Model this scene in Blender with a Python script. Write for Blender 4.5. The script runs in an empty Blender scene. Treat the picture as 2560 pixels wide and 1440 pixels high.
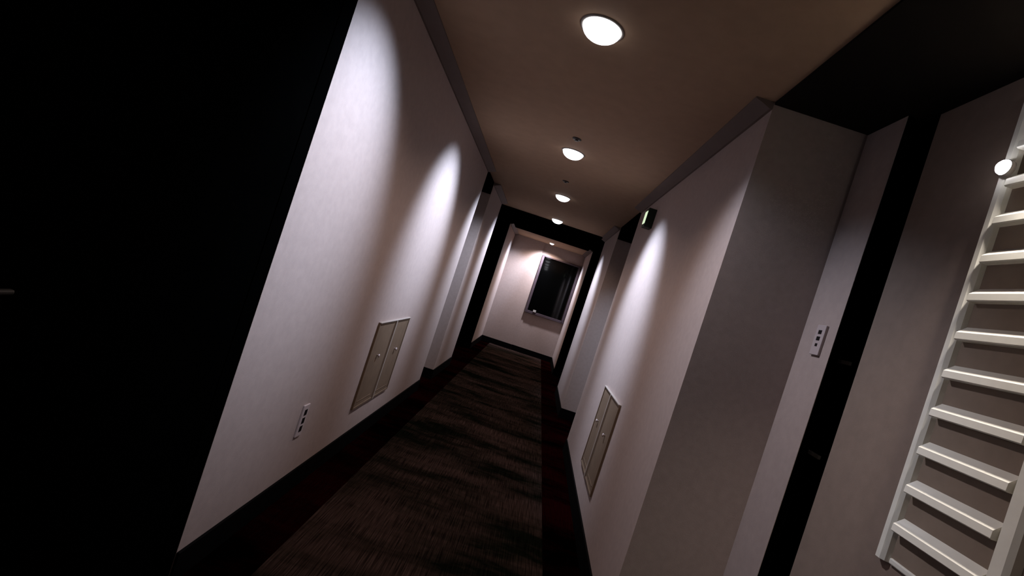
import bpy, bmesh, math
from mathutils import Matrix, Vector

S = bpy.context.scene
C = S.collection
H = 1.15                      # ceiling height above the lens, metres
EYE = 1.28 * H                # lens height above the floor
F = 1250.0                    # focal length in pixels of the 2560 px frame
def X(v): return v * H
def Y(v): return v * H * F / 1000.0
def Z(v): return EYE + v * H

# ------------------------------------------------------------------ camera
cam = bpy.data.cameras.new('camera')
co = bpy.data.objects.new('camera', cam)
C.objects.link(co)
cam.sensor_width = 36.0
cam.lens = 36.0 * F / 2560.0
cam.shift_x = -(1351 - 1280) / 2560.0
cam.shift_y = (733 - 720) / 2560.0
cam.clip_start = 0.02
co.matrix_world = (Matrix.Translation((0, 0, EYE)) @ Matrix.Rotation(math.radians(90), 4, 'X')
                   @ Matrix.Rotation(math.radians(18.2), 4, 'Z'))
S.camera = co

# ------------------------------------------------------------------ world, exposure
w = bpy.data.worlds.new('world')
S.world = w
w.use_nodes = True
w.node_tree.nodes['Background'].inputs[0].default_value = (0, 0, 0, 1)
w.node_tree.nodes['Background'].inputs[1].default_value = 0
S.view_settings.view_transform = 'Standard'
S.view_settings.look = 'None'
S.view_settings.gamma = 1
S.view_settings.exposure = 0
LAMP_POWER = 37.0             # the lamp's general downward cone
WASH_POWER = 260.0            # each of its two heads turned to the walls
LAMP_COLOR = (1.16, 0.91, 0.78)
WASH_COLOR = (0.79, 1.00, 1.34)

# ------------------------------------------------------------------ materials
def pset(n, **k):
    for a, v in k.items():
        a = a.replace('_', ' ')
        if a in n.inputs: n.inputs[a].default_value = v

def mat(name, col, rough=0.6, spec=0.5, metal=0.0, var=0.0, scale=40, bump=0.0, bscale=400, emit=None, estr=0):
    m = bpy.data.materials.new(name)
    m.use_nodes = True
    nt = m.node_tree
    p = nt.nodes['Principled BSDF']
    pset(p, Base_Color=(*col, 1), Roughness=rough, Specular_IOR_Level=spec, Metallic=metal)
    if emit:
        pset(p, Emission_Color=(*emit, 1), Emission_Strength=estr)
    tc = nt.nodes.new('ShaderNodeTexCoord')
    if var:
        n = nt.nodes.new('ShaderNodeTexNoise')
        n.inputs['Scale'].default_value = scale
        n.inputs['Detail'].default_value = 5
        nt.links.new(tc.outputs['Object'], n.inputs['Vector'])
        r = nt.nodes.new('ShaderNodeValToRGB')
        r.color_ramp.elements[0].position = 0.3
        r.color_ramp.elements[1].position = 0.7
        r.color_ramp.elements[0].color = (*[c * (1 - var) for c in col], 1)
        r.color_ramp.elements[1].color = (*[c * (1 + var) for c in col], 1)
        nt.links.new(n.outputs['Fac'], r.inputs['Fac'])
        nt.links.new(r.outputs['Color'], p.inputs['Base Color'])
    if bump:
        n2 = nt.nodes.new('ShaderNodeTexNoise')
        n2.inputs['Scale'].default_value = bscale
        n2.inputs['Detail'].default_value = 3
        nt.links.new(tc.outputs['Object'], n2.inputs['Vector'])
        b = nt.nodes.new('ShaderNodeBump')
        b.inputs['Strength'].default_value = bump
        b.inputs['Distance'].default_value = 0.002
        nt.links.new(n2.outputs['Fac'], b.inputs['Height'])
        nt.links.new(b.outputs['Normal'], p.inputs['Normal'])
    return m

WALL = (0.36, 0.278, 0.25)
M = {
    'wall': mat('wall_vinyl', WALL, 0.5, 0.25, var=0.05, scale=30, bump=0.25, bscale=500),
    'ceiling': mat('ceiling_paint', (0.37, 0.240, 0.158), 0.8, 0.1, var=0.05, scale=12, bump=0.1),
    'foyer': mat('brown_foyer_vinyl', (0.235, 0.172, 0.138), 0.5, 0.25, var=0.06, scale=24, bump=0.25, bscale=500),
    'shade_panel': mat('painted_ceiling_shade', (0.008, 0.006, 0.005), 0.8, 0.05, var=0.1, scale=8),
    'crown': mat('crown_paint', (0.15, 0.112, 0.098), 0.6, 0.2, var=0.04, scale=8),
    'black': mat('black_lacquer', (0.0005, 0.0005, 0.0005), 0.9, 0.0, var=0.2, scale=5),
    'base': mat('black_baseboard', (0.002, 0.0017, 0.0017), 0.7, 0.03, var=0.2, scale=9),
    'steel': mat('dull_steel', (0.02, 0.019, 0.018), 0.5, 0.4, var=0.08, scale=20),
    'panel': mat('brown_panel_enamel', (0.145, 0.098, 0.066), 0.5, 0.15, var=0.1, scale=14),
    'panel_edge': mat('panel_frame_enamel', (0.30, 0.25, 0.22), 0.45, 0.3, var=0.03, scale=20),
    'plate': mat('plate_plastic', (0.42, 0.34, 0.33), 0.35, 0.4, var=0.02, scale=30),
    'slot': mat('dark_insert', (0.006, 0.005, 0.005), 0.4, 0.3, var=0.1, scale=30),
    'slat': mat('pale_slat_paint', (0.82, 0.79, 0.70), 0.32, 0.5, var=0.03, scale=25),
    'slatback': mat('slat_panel_back', (0.25, 0.19, 0.145), 0.6, 0.2, var=0.06, scale=20),
    'wframe': mat('window_frame_paint', (0.06, 0.042, 0.05), 0.45, 0.3, var=0.1, scale=20),
    'glass': mat('night_glass', (0.0008, 0.0008, 0.0008), 0.04, 0.5, var=0.1, scale=3),
    'ring': mat('trim_ring_paint', (0.3, 0.26, 0.23), 0.4, 0.3, var=0.02, scale=30),
    'lens': mat('lit_lens', (0.9, 0.9, 0.9), 0.3, 0.3, emit=(0.93, 0.95, 1.0), estr=2.6),
    'lens_dim': mat('lit_wall_lens', (0.9, 0.9, 0.9), 0.3, 0.3, emit=(0.95, 0.94, 1.0), estr=25.0),
    'green': mat('green_housing', (0.012, 0.02, 0.012), 0.4, 0.3, var=0.1, scale=30),
    'signface': mat('lit_sign_face', (0.5, 0.6, 0.5), 0.4, 0.3, emit=(0.62, 0.76, 0.50), estr=1.1),
    'dark_sprinkler': mat('sprinkler_metal', (0.05, 0.04, 0.035), 0.5, 0.3, var=0.1, scale=60),
    'pale': mat('pale_metal', (0.4, 0.38, 0.36), 0.4, 0.4, var=0.05, scale=40),
}

def carpet(name, c0, c1, rib, band=True):
    m = bpy.data.materials.new(name)
    m.use_nodes = True
    nt = m.node_tree
    p = nt.nodes['Principled BSDF']
    pset(p, Roughness=1.0, Specular_IOR_Level=0.0)
    N, Lk = nt.nodes.new, nt.links.new
    tc = N('ShaderNodeTexCoord')
    mp = N('ShaderNodeMapping'); mp.inputs['Scale'].default_value = (0.7, 2.2, 1)
    Lk(tc.outputs['Object'], mp.inputs['Vector'])
    n = N('ShaderNodeTexNoise'); n.inputs['Scale'].default_value = 1.1; n.inputs['Detail'].default_value = 6
    n.inputs['Roughness'].default_value = 0.65
    Lk(mp.outputs['Vector'], n.inputs['Vector'])
    r = N('ShaderNodeValToRGB')
    r.color_ramp.elements[0].position = 0.40; r.color_ramp.elements[0].color = (*c0, 1)
    r.color_ramp.elements[1].position = 0.60; r.color_ramp.elements[1].color = (*c1, 1)
    Lk(n.outputs['Fac'], r.inputs['Fac'])
    mp2 = N('ShaderNodeMapping'); mp2.inputs['Scale'].default_value = (210, 5, 1)
    Lk(tc.outputs['Object'], mp2.inputs['Vector'])
    n2 = N('ShaderNodeTexNoise'); n2.inputs['Scale'].default_value = 1; n2.inputs['Detail'].default_value = 2
    Lk(mp2.outputs['Vector'], n2.inputs['Vector'])
    mr = N('ShaderNodeMapRange'); mr.inputs['From Min'].default_value = 0.35; mr.inputs['From Max'].default_value = 0.68
    mr.inputs['To Min'].default_value = 1 - rib; mr.inputs['To Max'].default_value = 1 + rib
    Lk(n2.outputs['Fac'], mr.inputs['Value'])
    mx = N('ShaderNodeVectorMath'); mx.operation = 'SCALE'
    Lk(r.outputs['Color'], mx.inputs[0]); Lk(mr.outputs['Result'], mx.inputs['Scale'])
    Lk(mx.outputs['Vector'], p.inputs['Base Color'])
    b = N('ShaderNodeBump'); b.inputs['Strength'].default_value = 0.5; b.inputs['Distance'].default_value = 0.003
    Lk(n2.outputs['Fac'], b.inputs['Height']); Lk(b.outputs['Normal'], p.inputs['Normal'])
    return m
M['carpet'] = carpet('brown_ribbed_carpet', (0.0032, 0.0036, 0.0022), (0.029, 0.0178, 0.0152), 0.6)  # dark green bands put the shade between lamps into the carpet colour
M['border'] = carpet('dark_red_carpet', (0.0005, 0.0001, 0.0001), (0.007, 0.0005, 0.0006), 0.3)

# ------------------------------------------------------------------ mesh helpers
def bx(bm, x0, x1, y0, y1, z0, z1):
    r = bmesh.ops.create_cube(bm, size=1.0)
    for v in r['verts']:
        v.co = Vector(((x0 + x1) / 2 + v.co.x * (x1 - x0), (y0 + y1) / 2 + v.co.y * (y1 - y0),
                       (z0 + z1) / 2 + v.co.z * (z1 - z0)))
    return r['verts']

def lathe(bm, prof, seg=40):
    rings = []
    for r, z in prof:
        if r < 1e-6:
            rings.append([bm.verts.new((0, 0, z))])
        else:
            rings.append([bm.verts.new((r * math.cos(2 * math.pi * i / seg), r * math.sin(2 * math.pi * i / seg), z)) for i in range(seg)])
    for a, b in zip(rings, rings[1:]):
        for i in range(seg):
            j = (i + 1) % seg
            if len(a) == 1: bm.faces.new((a[0], b[j], b[i]))
            elif len(b) == 1: bm.faces.new((a[i], a[j], b[0]))
            else: bm.faces.new((a[i], a[j], b[j], b[i]))

def prism_y(bm, pts, y0, y1):          # pts in (x, z), swept along y
    a = [bm.verts.new((x, y0, z)) for x, z in pts]
    b = [bm.verts.new((x, y1, z)) for x, z in pts]
    n = len(pts)
    for i in range(n):
        bm.faces.new((a[i], a[(i + 1) % n], b[(i + 1) % n], b[i]))
    bm.faces.new(a[::-1]); bm.faces.new(b)

def obj(name, bm, m, parent=None, bevel=0.0, smooth=False, loc=(0, 0, 0)):
    bmesh.ops.recalc_face_normals(bm, faces=bm.faces)
    if bevel:
        bmesh.ops.bevel(bm, geom=list(bm.edges), offset=bevel, segments=2, profile=0.5, affect='EDGES')
    me = bpy.data.meshes.new(name)
    bm.to_mesh(me); bm.free()
    if smooth:
        for f in me.polygons: f.use_smooth = True
    me.materials.append(m)
    o = bpy.data.objects.new(name, me)
    C.objects.link(o)
    o.location = loc
    if parent: o.parent = parent
    return o

def box(name, m, *b, parent=None, bevel=0.0):
    """a box whose origin lies at its own base centre (in the parent's space)"""
    x0, x1, y0, y1, z0, z1 = b
    cx, cy = (x0 + x1) / 2, (y0 + y1) / 2
    bm = bmesh.new()
    bx(bm, x0 - cx, x1 - cx, y0 - cy, y1 - cy, 0, z1 - z0)
    return obj(name, bm, m, parent, bevel, loc=(cx, cy, z0))

def struct(o, label=None):
    o['kind'] = 'structure'
    if label: o['label'] = label
    return o

def thing(name, label, cat, loc, group=None, rot=(0, 0, 0)):
    o = bpy.data.objects.new(name, None)
    C.objects.link(o)
    o.location = loc; o.rotation_euler = rot; o.empty_display_size = 0.05
    o['label'] = label; o['category'] = cat
    if group: o['group'] = group
    return o

# ------------------------------------------------------------------ the shell
XL, XR = X(-0.86), X(0.64)            # the two corridor wall faces
XA, XB = X(1.027), X(1.09)            # side wall with the switch, side wall with the slatted panel
YB = -1.5                             # how far the place goes on behind the lens
YE = Y(8.15)
TOP = Z(1.0)
OUT = 0.9                             # outer thickness of the wall blocks

LW = [(Y(1.30), Y(3.92)), (Y(4.41), Y(5.33)), (Y(6.85), YE)]
RW = [(Y(1.57), Y(3.60)), (Y(4.57), Y(5.64)), (Y(6.96), YE)]

fl = struct(box('floor', M['border'], X(-1.7), X(2.0), YB, YE + 0.2, -0.10, 0.0), 'dark red carpet border running along both baseboards')
cf = box('carpet_field', M['carpet'], X(-0.665), X(0.43), YB, YE - 0.01, 0.0, 0.004)
cf.location.x -= fl.location.x; cf.location.y -= fl.location.y; cf.location.z -= fl.location.z
cf.parent = fl; cf['label'] = 'brown ribbed carpet down the middle of the corridor'
struct(box('ceiling', M['ceiling'], X(-1.7), X(2.0), YB, YE + 0.2, TOP, TOP + 0.1), 'brown plaster ceiling with round downlights')

struct(box('ceiling', M['shade_panel'], XR + 0.002, X(1.4), YB, Y(1.57) - 0.001, TOP - 0.012, TOP - 0.0005), 'added dark panel for the ceiling shade of the open side on the right')  # added panel; its dark colour stands in for shade on the ceiling

bb = -1.17                             # baseboard top, relative to the lens
def wall_block(name, x0, x1, y0, y1, lab, m='wall'):
    return struct(box(name, M[m], x0, x1, y0, y1, 0, TOP), lab)
left_labels = ['long pale corridor wall on the left with the brown access panel',
               'short pale wall pier on the left between two dark alcoves',
               'narrow pale wall strip on the left beside the end wall']
right_labels = ['pale corridor wall on the right under the green sign',
                'short pale wall pier on the right between two dark alcoves',
                'narrow pale wall strip on the right beside the dark window']
for (a, b), lab in zip(LW, left_labels):
    wall_block('wall_left', XL - OUT, XL, a, b, lab)
for i, ((a, b), lab) in enumerate(zip(RW, right_labels)):
    if i == 0:
        wall_block('wall_right', XR, XA + 0.001, a, b, lab)
    else:
        wall_block('wall_right', XR, XR + OUT, a, b, lab)
# side wall with the switch, end of a thin wall; and side wall with the slatted panel
wall_block('wall_foyer', XA, XA + 0.035, Y(1.397), Y(1.57), 'pale strip of side wall carrying the switch plate')
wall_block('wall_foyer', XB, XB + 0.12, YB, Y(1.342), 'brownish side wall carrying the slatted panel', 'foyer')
# end wall: a slightly proud left part and the part around the window
wb = struct(box('wall_end', M['wall'], XL - 0.02, XR + 0.02, YE, YE + 0.15, 0, TOP), 'pale end wall of the corridor with a dark window')
struct(box('wall_end', M['wall'], XL, X(-0.225), YE - 0.03, YE, 0, TOP), 'slightly proud left part of the end wall')

struct(box('trim_13', M['black'], XA + 0.002, XA + 0.037, Y(1.397) - 0.004, Y(1.397) - 0.0005, 0, TOP), 'black edge casing of the switch strip')
# baseboards
def bboard(name, x0, x1, y0, y1):
    struct(box(name, M['base'], x0, x1, y0, y1, 0, Z(bb), bevel=0.002))
for a, b in LW: bboard('baseboard_left', XL, XL + 0.012, a, b - 0.001)
for a, b in RW: bboard('baseboard_right', XR - 0.012, XR, a, b - 0.001)
for a, b in ((LW[1][0], 0), (LW[2][0], 0)):
    bboard('baseboard_left', XL - 0.4, XL + 0.012, a - 0.012, a)
for a, b in ((RW[1][0], 0), (RW[2][0], 0)):
    bboard('baseboard_right', XR - 0.012, XR + 0.4, a - 0.012, a)
bboard('baseboard_end', XL + 0.013, X(-0.225), YE - 0.042, YE - 0.03)
bboard('baseboard_end', X(-0.224), XR - 0.013, YE - 0.012, YE)
bboard('baseboard_foyer', XR, XA, RW[0][0] - 0.012, RW[0][0])
bboard('baseboard_foyer', XA - 0.012, XA, Y(1.397), RW[0][0] - 0.013)
bboard('baseboard_foyer', XB - 0.012, XB, YB, Y(1.342))

# crown mouldings
def crown(name, x, s, y0, y1):
    bm = bmesh.new()
    w_, d_ = X(0.075), 0.035
    pts = [(x, TOP - d_), (x + s * 0.012, TOP - d_), (x + s * w_ * 0.55, TOP - 0.02), (x + s * w_, TOP - 0.006), (x + s * w_, TOP), (x, TOP)]
    prism_y(bm, pts, y0, y1)
    struct(obj(name, bm, M['crown']))
for i, (a, b) in enumerate(LW): crown('trim_%d' % (i + 1), XL, 1, a, b)
for i, (a, b) in enumerate(RW): crown('trim_%d' % (i + 4), XR, -1, a, b)

# dark alcoves: back door leaves, and the black portal further on
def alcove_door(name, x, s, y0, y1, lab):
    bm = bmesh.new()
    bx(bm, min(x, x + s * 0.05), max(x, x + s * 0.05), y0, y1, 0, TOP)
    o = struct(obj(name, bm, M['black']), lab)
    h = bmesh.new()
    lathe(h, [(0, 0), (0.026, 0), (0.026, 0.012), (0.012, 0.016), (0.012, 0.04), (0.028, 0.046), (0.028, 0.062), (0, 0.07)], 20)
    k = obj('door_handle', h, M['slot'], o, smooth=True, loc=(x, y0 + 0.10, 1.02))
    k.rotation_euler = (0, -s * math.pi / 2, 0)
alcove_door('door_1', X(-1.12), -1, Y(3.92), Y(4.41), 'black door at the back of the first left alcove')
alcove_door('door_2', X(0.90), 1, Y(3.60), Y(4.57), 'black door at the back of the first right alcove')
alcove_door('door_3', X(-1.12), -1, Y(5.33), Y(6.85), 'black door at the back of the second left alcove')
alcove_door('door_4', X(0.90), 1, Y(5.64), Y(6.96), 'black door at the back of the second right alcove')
# black facing jambs of the far portal, with the painted ceiling shade between
struct(box('trim_7', M['black'], XL - 0.29, XL - 0.001, LW[2][0] - 0.03, LW[2][0] - 0.013, 0, TOP), 'black jamb facing the second left alcove')
struct(box('trim_8', M['black'], XR + 0.001, XR + 0.29, RW[2][0] - 0.03, RW[2][0] - 0.013, 0, TOP), 'black jamb facing the second right alcove')
struct(box('trim_9', M['black'], XL + 0.001, XR - 0.001, Y(5.50), Y(7.22), TOP - 0.012, TOP), 'black strip painting in the ceiling shade across the corridor before the end bay')  # black strip stands in for the unlit ceiling

struct(box('trim_14', M['black'], XL - 0.30, XL - 0.002, Y(3.921), Y(4.41) - 0.013, TOP - 0.16, TOP - 0.001), 'added black block for the shade atop the first left alcove')  # black blocks added to darken the alcove tops, here and below
struct(box('trim_15', M['black'], XR + 0.002, XR + 0.29, Y(3.601), Y(4.57) - 0.013, TOP - 0.16, TOP - 0.001), 'added black block for the shade atop the first right alcove')
struct(box('trim_16', M['black'], XL - 0.29, XL - 0.001, Y(5.331), LW[2][0] - 0.031, TOP - 0.16, TOP - 0.001), 'added black block for the shade atop the second left alcove')
struct(box('trim_17', M['black'], XR + 0.001, XR + 0.29, Y(5.641), RW[2][0] - 0.031, TOP - 0.16, TOP - 0.001), 'added black block for the shade atop the second right alcove')
# black door in the left wall close to the lens
d = struct(box('door_5', M['black'], XL - 0.06, XL - 0.004, Y(0.45), Y(1.24), 0, Z(0.72)), 'black door in the left wall near the front')
hb = bmesh.new()
lathe(hb, [(0, 0), (0.027, 0), (0.027, 0.008), (0.011, 0.010), (0.011, 0.045), (0, 0.05)], 24)
hd = obj('door_handle', hb, M['steel'], d, smooth=True)
hd.rotation_euler = (0, math.pi / 2, 0)
hd.location = (0.028, Y(0.60) - d.location.y, Z(-0.27))
lv = bmesh.new()
bx(lv, 0.036, 0.048, -0.01, 0.085, -0.005, 0.006)
le = obj('lever', lv, M['steel'], d, bevel=0.004)
le.location = (0.028, Y(0.60) - d.location.y, Z(-0.27))
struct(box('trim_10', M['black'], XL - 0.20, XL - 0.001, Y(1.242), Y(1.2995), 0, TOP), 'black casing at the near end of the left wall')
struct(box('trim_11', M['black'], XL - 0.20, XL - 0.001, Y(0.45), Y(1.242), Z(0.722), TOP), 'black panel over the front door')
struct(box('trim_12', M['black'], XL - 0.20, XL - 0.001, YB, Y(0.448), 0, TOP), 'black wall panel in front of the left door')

# black door behind the gap on the right
d2 = struct(box('door_6', M['black'], X(1.125), X(1.16), Y(1.20), Y(1.80), 0, TOP), 'narrow black door between the switch strip and the slatted wall')
for zz in (0.105, -0.245):
    hg = bmesh.new()
    bx(hg, -0.012, 0, -0.05, 0.05, -0.008, 0.008)
    obj('hinge', hg, M['pale'], d2, bevel=0.002, loc=(X(1.125) - d2.location.x, Y(1.45) - d2.location.y, Z(zz)))

# ------------------------------------------------------------------ window on the end wall
wx0, wx1, wz0, wz1 = X(-0.195), XR - 0.012, Z(-0.45), Z(0.76)
win = struct(box('window_1', M['glass'], wx0, wx1, YE - 0.02, YE - 0.002, wz0, wz1), 'tall black window pane in the end wall')
def wpart(n, m, x0, x1, y0, y1, z0, z1):
    o = box(n, m, x0, x1, y0, y1, z0, z1, bevel=0.003)
    o.location -= win.location; o.parent = win
    return o
t_ = 0.055
wpart('window_frame', M['wframe'], wx0, wx0 + t_, YE - 0.05, YE - 0.021, wz0, wz1)
wpart('window_frame', M['wframe'], wx1 - t_, wx1, YE - 0.05, YE - 0.021, wz0, wz1)
wpart('window_frame', M['wframe'], wx0 + t_, wx1 - t_, YE - 0.05, YE - 0.021, wz1 - 0.03, wz1)
wpart('window_sill', M['wframe'], wx0 + t_, wx1 - t_, YE - 0.06, YE - 0.021, wz0, wz0 + t_)
wpart('pale_lump', M['pale'], wx0 + 0.19, wx0 + 0.26, YE - 0.075, YE - 0.05, wz0 + t_ - 0.004, wz0 + t_ + 0.045)  # small pale lump resting on the sill

# ------------------------------------------------------------------ downlights
def lens_bm(r=0.086, dome=0.055):
    bm = bmesh.new()
    lathe(bm, [(r, 0)] + [(r * math.cos(a), -dome * math.sin(a)) for a in [math.radians(k) for k in range(10, 90, 10)]] + [(0, -dome)], 40)
    return bm
def ring_bm():
    bm = bmesh.new()
    lathe(bm, [(0.086, 0), (0.086, -0.004), (0.090, -0.006), (0.096, -0.004), (0.098, 0)], 48)
    return bm
lamp_data = bpy.data.lights.new('downlight_beam', 'SPOT')
lamp_data.energy = LAMP_POWER
lamp_data.color = LAMP_COLOR
lamp_data.spot_size = math.radians(146)
lamp_data.spot_blend = 0.6
lamp_data.shadow_soft_size = 0.05
wash_data = bpy.data.lights.new('wall_wash', 'SPOT')
wash_data.energy = WASH_POWER
wash_data.color = WASH_COLOR
wash_data.spot_size = math.radians(68)
wash_data.spot_blend = 1.0
wash_data.shadow_soft_size = 0.04
def variant(src, power, size=None):
    d_ = src.copy(); d_.energy = power
    if size: d_.spot_size = math.radians(size)
    return d_
front_data = variant(lamp_data, 10.0)      # the front lamp
far_data = variant(lamp_data, 120.0)        # the lamp at the end wall
open_data = variant(wash_data, 45.0)       # the head that looks into the open side
slat_data = variant(wash_data, 75.0, 84)    # the lamp over the slatted panel
slat_data.color = (1.06, 0.97, 0.90)
right_data = variant(wash_data, 240.0, 69)   # heads towards the right wall
end_data = variant(wash_data, 150.0, 84)      # extra spot added to brighten the end wall
left_data = variant(wash_data, 190.0)      # the head beside the near end of the left wall
   # the lamp over the slatted panel

LX = X(-0.088)
down = [(0.20, 'round ceiling downlight just over the front end of the corridor'),
        (1.477, 'largest round lit downlight near the top of the picture'),
        (2.78, 'second round downlight from the front, just behind the first small sprinkler'),
        (4.06, 'third round downlight from the front, between the first pair of alcoves'),
        (5.36, 'fourth round downlight from the front, before the black ceiling-shade strip'),
        (7.86, 'farthest downlight, a sliver close to the end wall'),
        (0.86, 'downlight above the pale slatted panel, close to the right side wall')]
first = None
for v, lab in down:
    loc = (X(1.008), Y(v), TOP - 0.012) if v == 0.86 else (LX, Y(v), TOP)
    if first is None:
        first = thing('downlight', lab, 'ceiling light', loc, 'round downlights along the corridor ceiling')
        kids = [obj('trim_ring', ring_bm(), M['ring'], first, smooth=True),
                obj('lens', lens_bm(), M['lens'], first, smooth=True)]
        r = first
    else:
        r = first.copy(); C.objects.link(r); r.location = loc; r['label'] = lab
        for k in kids:
            c = k.copy(); C.objects.link(c); c.parent = r
    lo = bpy.data.objects.new('beam', front_data if v == 0.2 else far_data if v > 7 else slat_data if v == 0.86 else lamp_data)
    C.objects.link(lo); lo.parent = r; lo.location = (0, 0, -0.065)
    heads = [(-1, 47), (1, 42)] if v > 1 else []
    if v > 7: heads.append((0, 30)); r.scale = (0.6, 0.6, 0.6)
    for sgn, tilt in heads:
        wo = bpy.data.objects.new('wash', (open_data if sgn == 1 else left_data) if v < 1.6 else right_data if sgn == 1 else end_data if sgn == 0 else wash_data)
        C.objects.link(wo); wo.parent = r; wo.location = (0, 0, -0.07)
        wo.rotation_euler = (0, -sgn * math.radians(tilt), 0)
        if sgn == 0: wo.rotation_euler = (math.radians(tilt), 0, math.radians(20))

# sprinkler heads on the ceiling
sb = bmesh.new()
lathe(sb, [(0, 0), (0.034, 0), (0.034, -0.004), (0.012, -0.007), (0.008, -0.012), (0.016, -0.014), (0.016, -0.016), (0, -0.016)], 24)
s1 = obj('sprinkler_head', sb, M['dark_sprinkler'], smooth=True, loc=(X(-0.085), Y(2.53), TOP))
s1['label'] = 'small dark sprinkler disc just in front of the second downlight'; s1['category'] = 'sprinkler'
s1['group'] = 'ceiling sprinklers'
s2 = s1.copy(); C.objects.link(s2); s2.location = (X(-0.095), Y(3.50), TOP)
s2['label'] = 'small dark sprinkler disc just in front of the third downlight'

# ------------------------------------------------------------------ access panels
def access_panel(x, s, y0, y1, z0, z1, lab):
    t = thing('access_panel', lab, 'wall panel', (x, (y0 + y1) / 2, z0), 'brown access panels low on both walls')
    hw, hh = (y1 - y0) / 2, z1 - z0
    def part(n, m, d0, d1, a, b, c, e, par=t, bev=0.0015):
        bm = bmesh.new()
        xa, xb = sorted((s * d0, s * d1))
        bx(bm, xa, xb, a, b, c, e)
        return obj(n, bm, m, par, bev)
    fr = bmesh.new()
    for (a, b, c, e) in ((-hw, hw, 0, 0.012), (-hw, hw, hh - 0.012, hh), (-hw, -hw + 0.010, 0.012, hh - 0.012), (hw - 0.010, hw, 0.012, hh - 0.012)):
        xa, xb = sorted((0, s * 0.014)); bx(fr, xa, xb, a, b, c, e)
    obj('frame', fr, M['panel'], t)
    part('top_lip', M['panel_edge'], 0, 0.020, -hw, hw, hh, hh + 0.007)
    part('center_stile', M['panel_edge'], 0, 0.022, -0.009, 0.009, 0.0, hh)
    for k in (-1, 1):
        a, b = sorted((k * 0.0105, k * (hw - 0.011)))
        dd = part('door', M['panel'], 0, 0.009, a, b, 0.013, hh - 0.013)
        part('lower_ledge', M['panel'], 0.009, 0.0115, a + 0.05, b - 0.05, 0.045, 0.050, par=dd, bev=0)
        kb = bmesh.new()
        lathe(kb, [(0, 0), (0.006, 0), (0.006, 0.008), (0.012, 0.012), (0.012, 0.018), (0, 0.021)], 16)
        ko = obj('knob', kb, M['plate'], dd, smooth=True, loc=(s * 0.009, (a + b) / 2 + k * 0.02, hh * 0.60))
        ko.rotation_euler = (0, s * math.pi / 2, 0)
    return t
access_panel(XL, 1, Y(2.385), Y(2.93), Z(-1.015), Z(-0.47), 'brown two-door access panel low on the left corridor wall')
access_panel(XR, -1, Y(2.28), Y(2.77), Z(-1.015), Z(-0.47), 'brown two-door access panel low on the right corridor wall')

# ------------------------------------------------------------------ outlet and switch
def wall_plate(name, x, s, yc, zc, wd, ht, lab, cat, slots, th=0.009):
    t = thing(name, lab, cat, (x, yc, zc - ht / 2))
    bm = bmesh.new()
    xa, xb = sorted((0, s * th))
    bx(bm, xa, xb, -wd / 2, wd / 2, 0, ht)
    obj('plate', bm, M['plate'], t, 0.002)
    for f, sz, hh in slots:
        b2 = bmesh.new()
        xa, xb = sorted((s * (th - 0.002), s * (th + 0.0015)))
        bx(b2, xa, xb, -sz / 2, sz / 2, f * ht - hh / 2, f * ht + hh / 2)
        obj('insert', b2, M['slot'], t, 0.0006)
    return t
wall_plate('power_outlet', XL, 1, Y(1.835), Z(-0.895), 0.066, 0.175, 'tall narrow outlet plate low on the left wall, front of the access panel', 'outlet',
           [(0.24, 0.030, 0.032), (0.50, 0.030, 0.032), (0.76, 0.030, 0.032)])
wall_plate('light_switch', XA, -1, Y(1.463), Z(0.155), 0.064, 0.130, 'pale switch plate with three dark inserts on the right side wall', 'switch',
           [(0.33, 0.016, 0.013), (0.545, 0.024, 0.017), (0.76, 0.024, 0.017)], th=0.012)

# ------------------------------------------------------------------ exit sign box
sx0, sx1 = X(0.578), XR
sy0, sy1 = Y(3.0), Y(3.075)
sg = thing('exit_sign', 'small dark green sign box with one glowing side, high on the right wall', 'sign', (XR, (sy0 + sy1) / 2, Z(0.72)))
def spart(n, m, a, b, c, d_, e, f, bev=0.0):
    bm = bmesh.new(); bx(bm, a, b, c, d_, e, f); return obj(n, bm, m, sg, bev)
hy = (sy1 - sy0) / 2
spart('housing', M['green'], sx0 - XR, 0, -hy, hy, 0, 0.17, 0.004)
spart('lit_face', M['signface'], sx0 - XR - 0.004, sx0 - XR, -hy + 0.006, hy - 0.006, 0.030, 0.140)
spart('end_cap', M['green'], sx0 - XR + 0.015, -0.015, -hy - 0.004, -hy, 0.015, 0.04)

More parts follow.
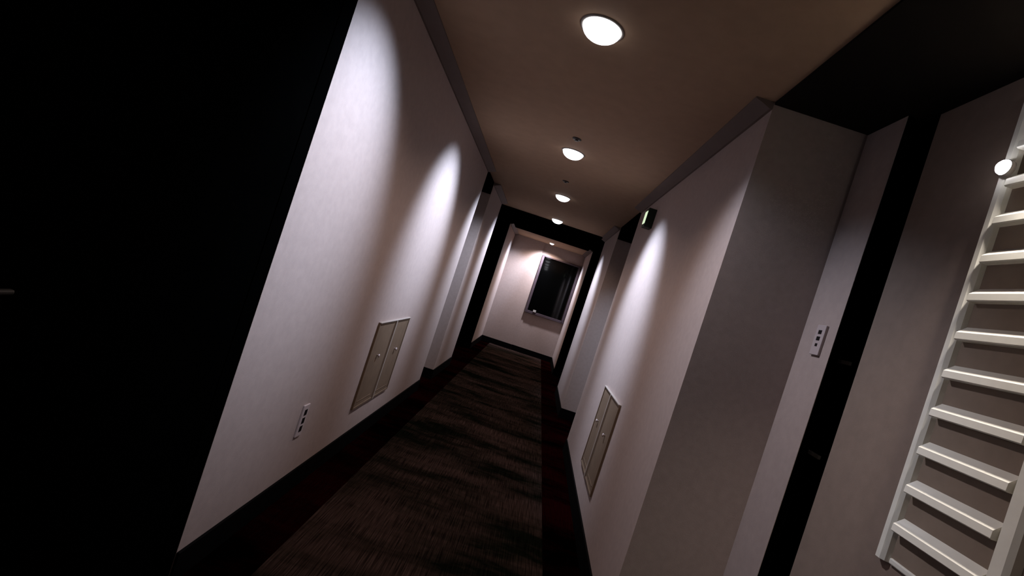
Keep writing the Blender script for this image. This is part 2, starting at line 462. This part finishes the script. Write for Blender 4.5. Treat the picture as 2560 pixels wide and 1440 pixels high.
# ------------------------------------------------------------------ slatted panel
PY0, PY1 = Y(0.800), Y(1.077)           # near and far ends
IY0, IY1 = Y(0.843), Y(1.044)
PZ0, PZ1 = Z(-0.385), Z(0.93)
sp = thing('slatted_panel', 'tall pale slatted frame panel on the right side wall', 'wall panel', (XB, (PY0 + PY1) / 2, PZ0))
oy = sp.location.y
def lp(n, m, d0, d1, y0, y1, z0, z1, bev=0.004):
    bm = bmesh.new(); bx(bm, -d1, -d0, y0 - oy, y1 - oy, z0 - PZ0, z1 - PZ0); return obj(n, bm, m, sp, bev)
lp('back_board', M['slatback'], 0, 0.004, IY0 - 0.01, IY1 + 0.01, PZ0 + 0.01, PZ1 - 0.01, 0)
def stile(y0, y1):
    bm = bmesh.new()
    e = 0.020
    a = [(0, y0), (-0.016, y0 + e * .4), (-0.024, y0 + e), (-0.024, y1 - e * .5), (-0.012, y1), (0, y1)]
    lo_ = [bm.verts.new((x, y - oy, 0)) for x, y in a]
    hi = [bm.verts.new((x, y - oy, PZ1 - PZ0)) for x, y in a]
    for i in range(len(a)):
        j = (i + 1) % len(a)
        bm.faces.new((lo_[i], lo_[j], hi[j], hi[i]))
    bm.faces.new(lo_); bm.faces.new(hi[::-1])
    return obj('stile', bm, M['slat'], sp)
stile(IY1, PY1)
stile(PY0, IY0)
lp('bottom_rail', M['slat'], 0, 0.010, IY0, IY1, PZ0, PZ0 + 0.018)
lp('top_rail', M['slat'], 0, 0.024, IY0, IY1, PZ1 - 0.04, PZ1)
k = 0
me0 = None
while True:
    zt = Z(-0.262 + 0.105 * k)
    if zt > PZ1 - 0.06: break
    if me0 is None:
        bm = bmesh.new()
        pr = [(-0.004, 0.0), (-0.032, -0.023), (-0.033, -0.043), (-0.029, -0.046), (-0.004, -0.046)]
        prism_y(bm, pr, IY0 - oy, IY1 - oy)
        s0 = obj('slat', bm, M['slat'], sp); me0 = s0.data
        s0.location.z = zt - PZ0
    else:
        o = s0.copy(); C.objects.link(o); o.parent = sp; o.location.z = zt - PZ0
    k += 1

# round lamp at the far upper corner of the slatted panel
wl = thing('wall_lamp', 'small round lit lamp at the far upper corner of the slatted panel', 'wall light', (XB - 0.024, Y(1.052), Z(0.695)), rot=(0, math.pi / 2, 0))
b1 = bmesh.new(); lathe(b1, [(0, 0), (0.024, 0), (0.026, -0.012), (0.023, -0.016)], 32)
obj('base', b1, M['ring'], wl, smooth=True)
b2 = bmesh.new(); lathe(b2, [(0.023, -0.014), (0.021, -0.024), (0.013, -0.032), (0, -0.034)], 32)
obj('lens', b2, M['lens_dim'], wl, smooth=True)
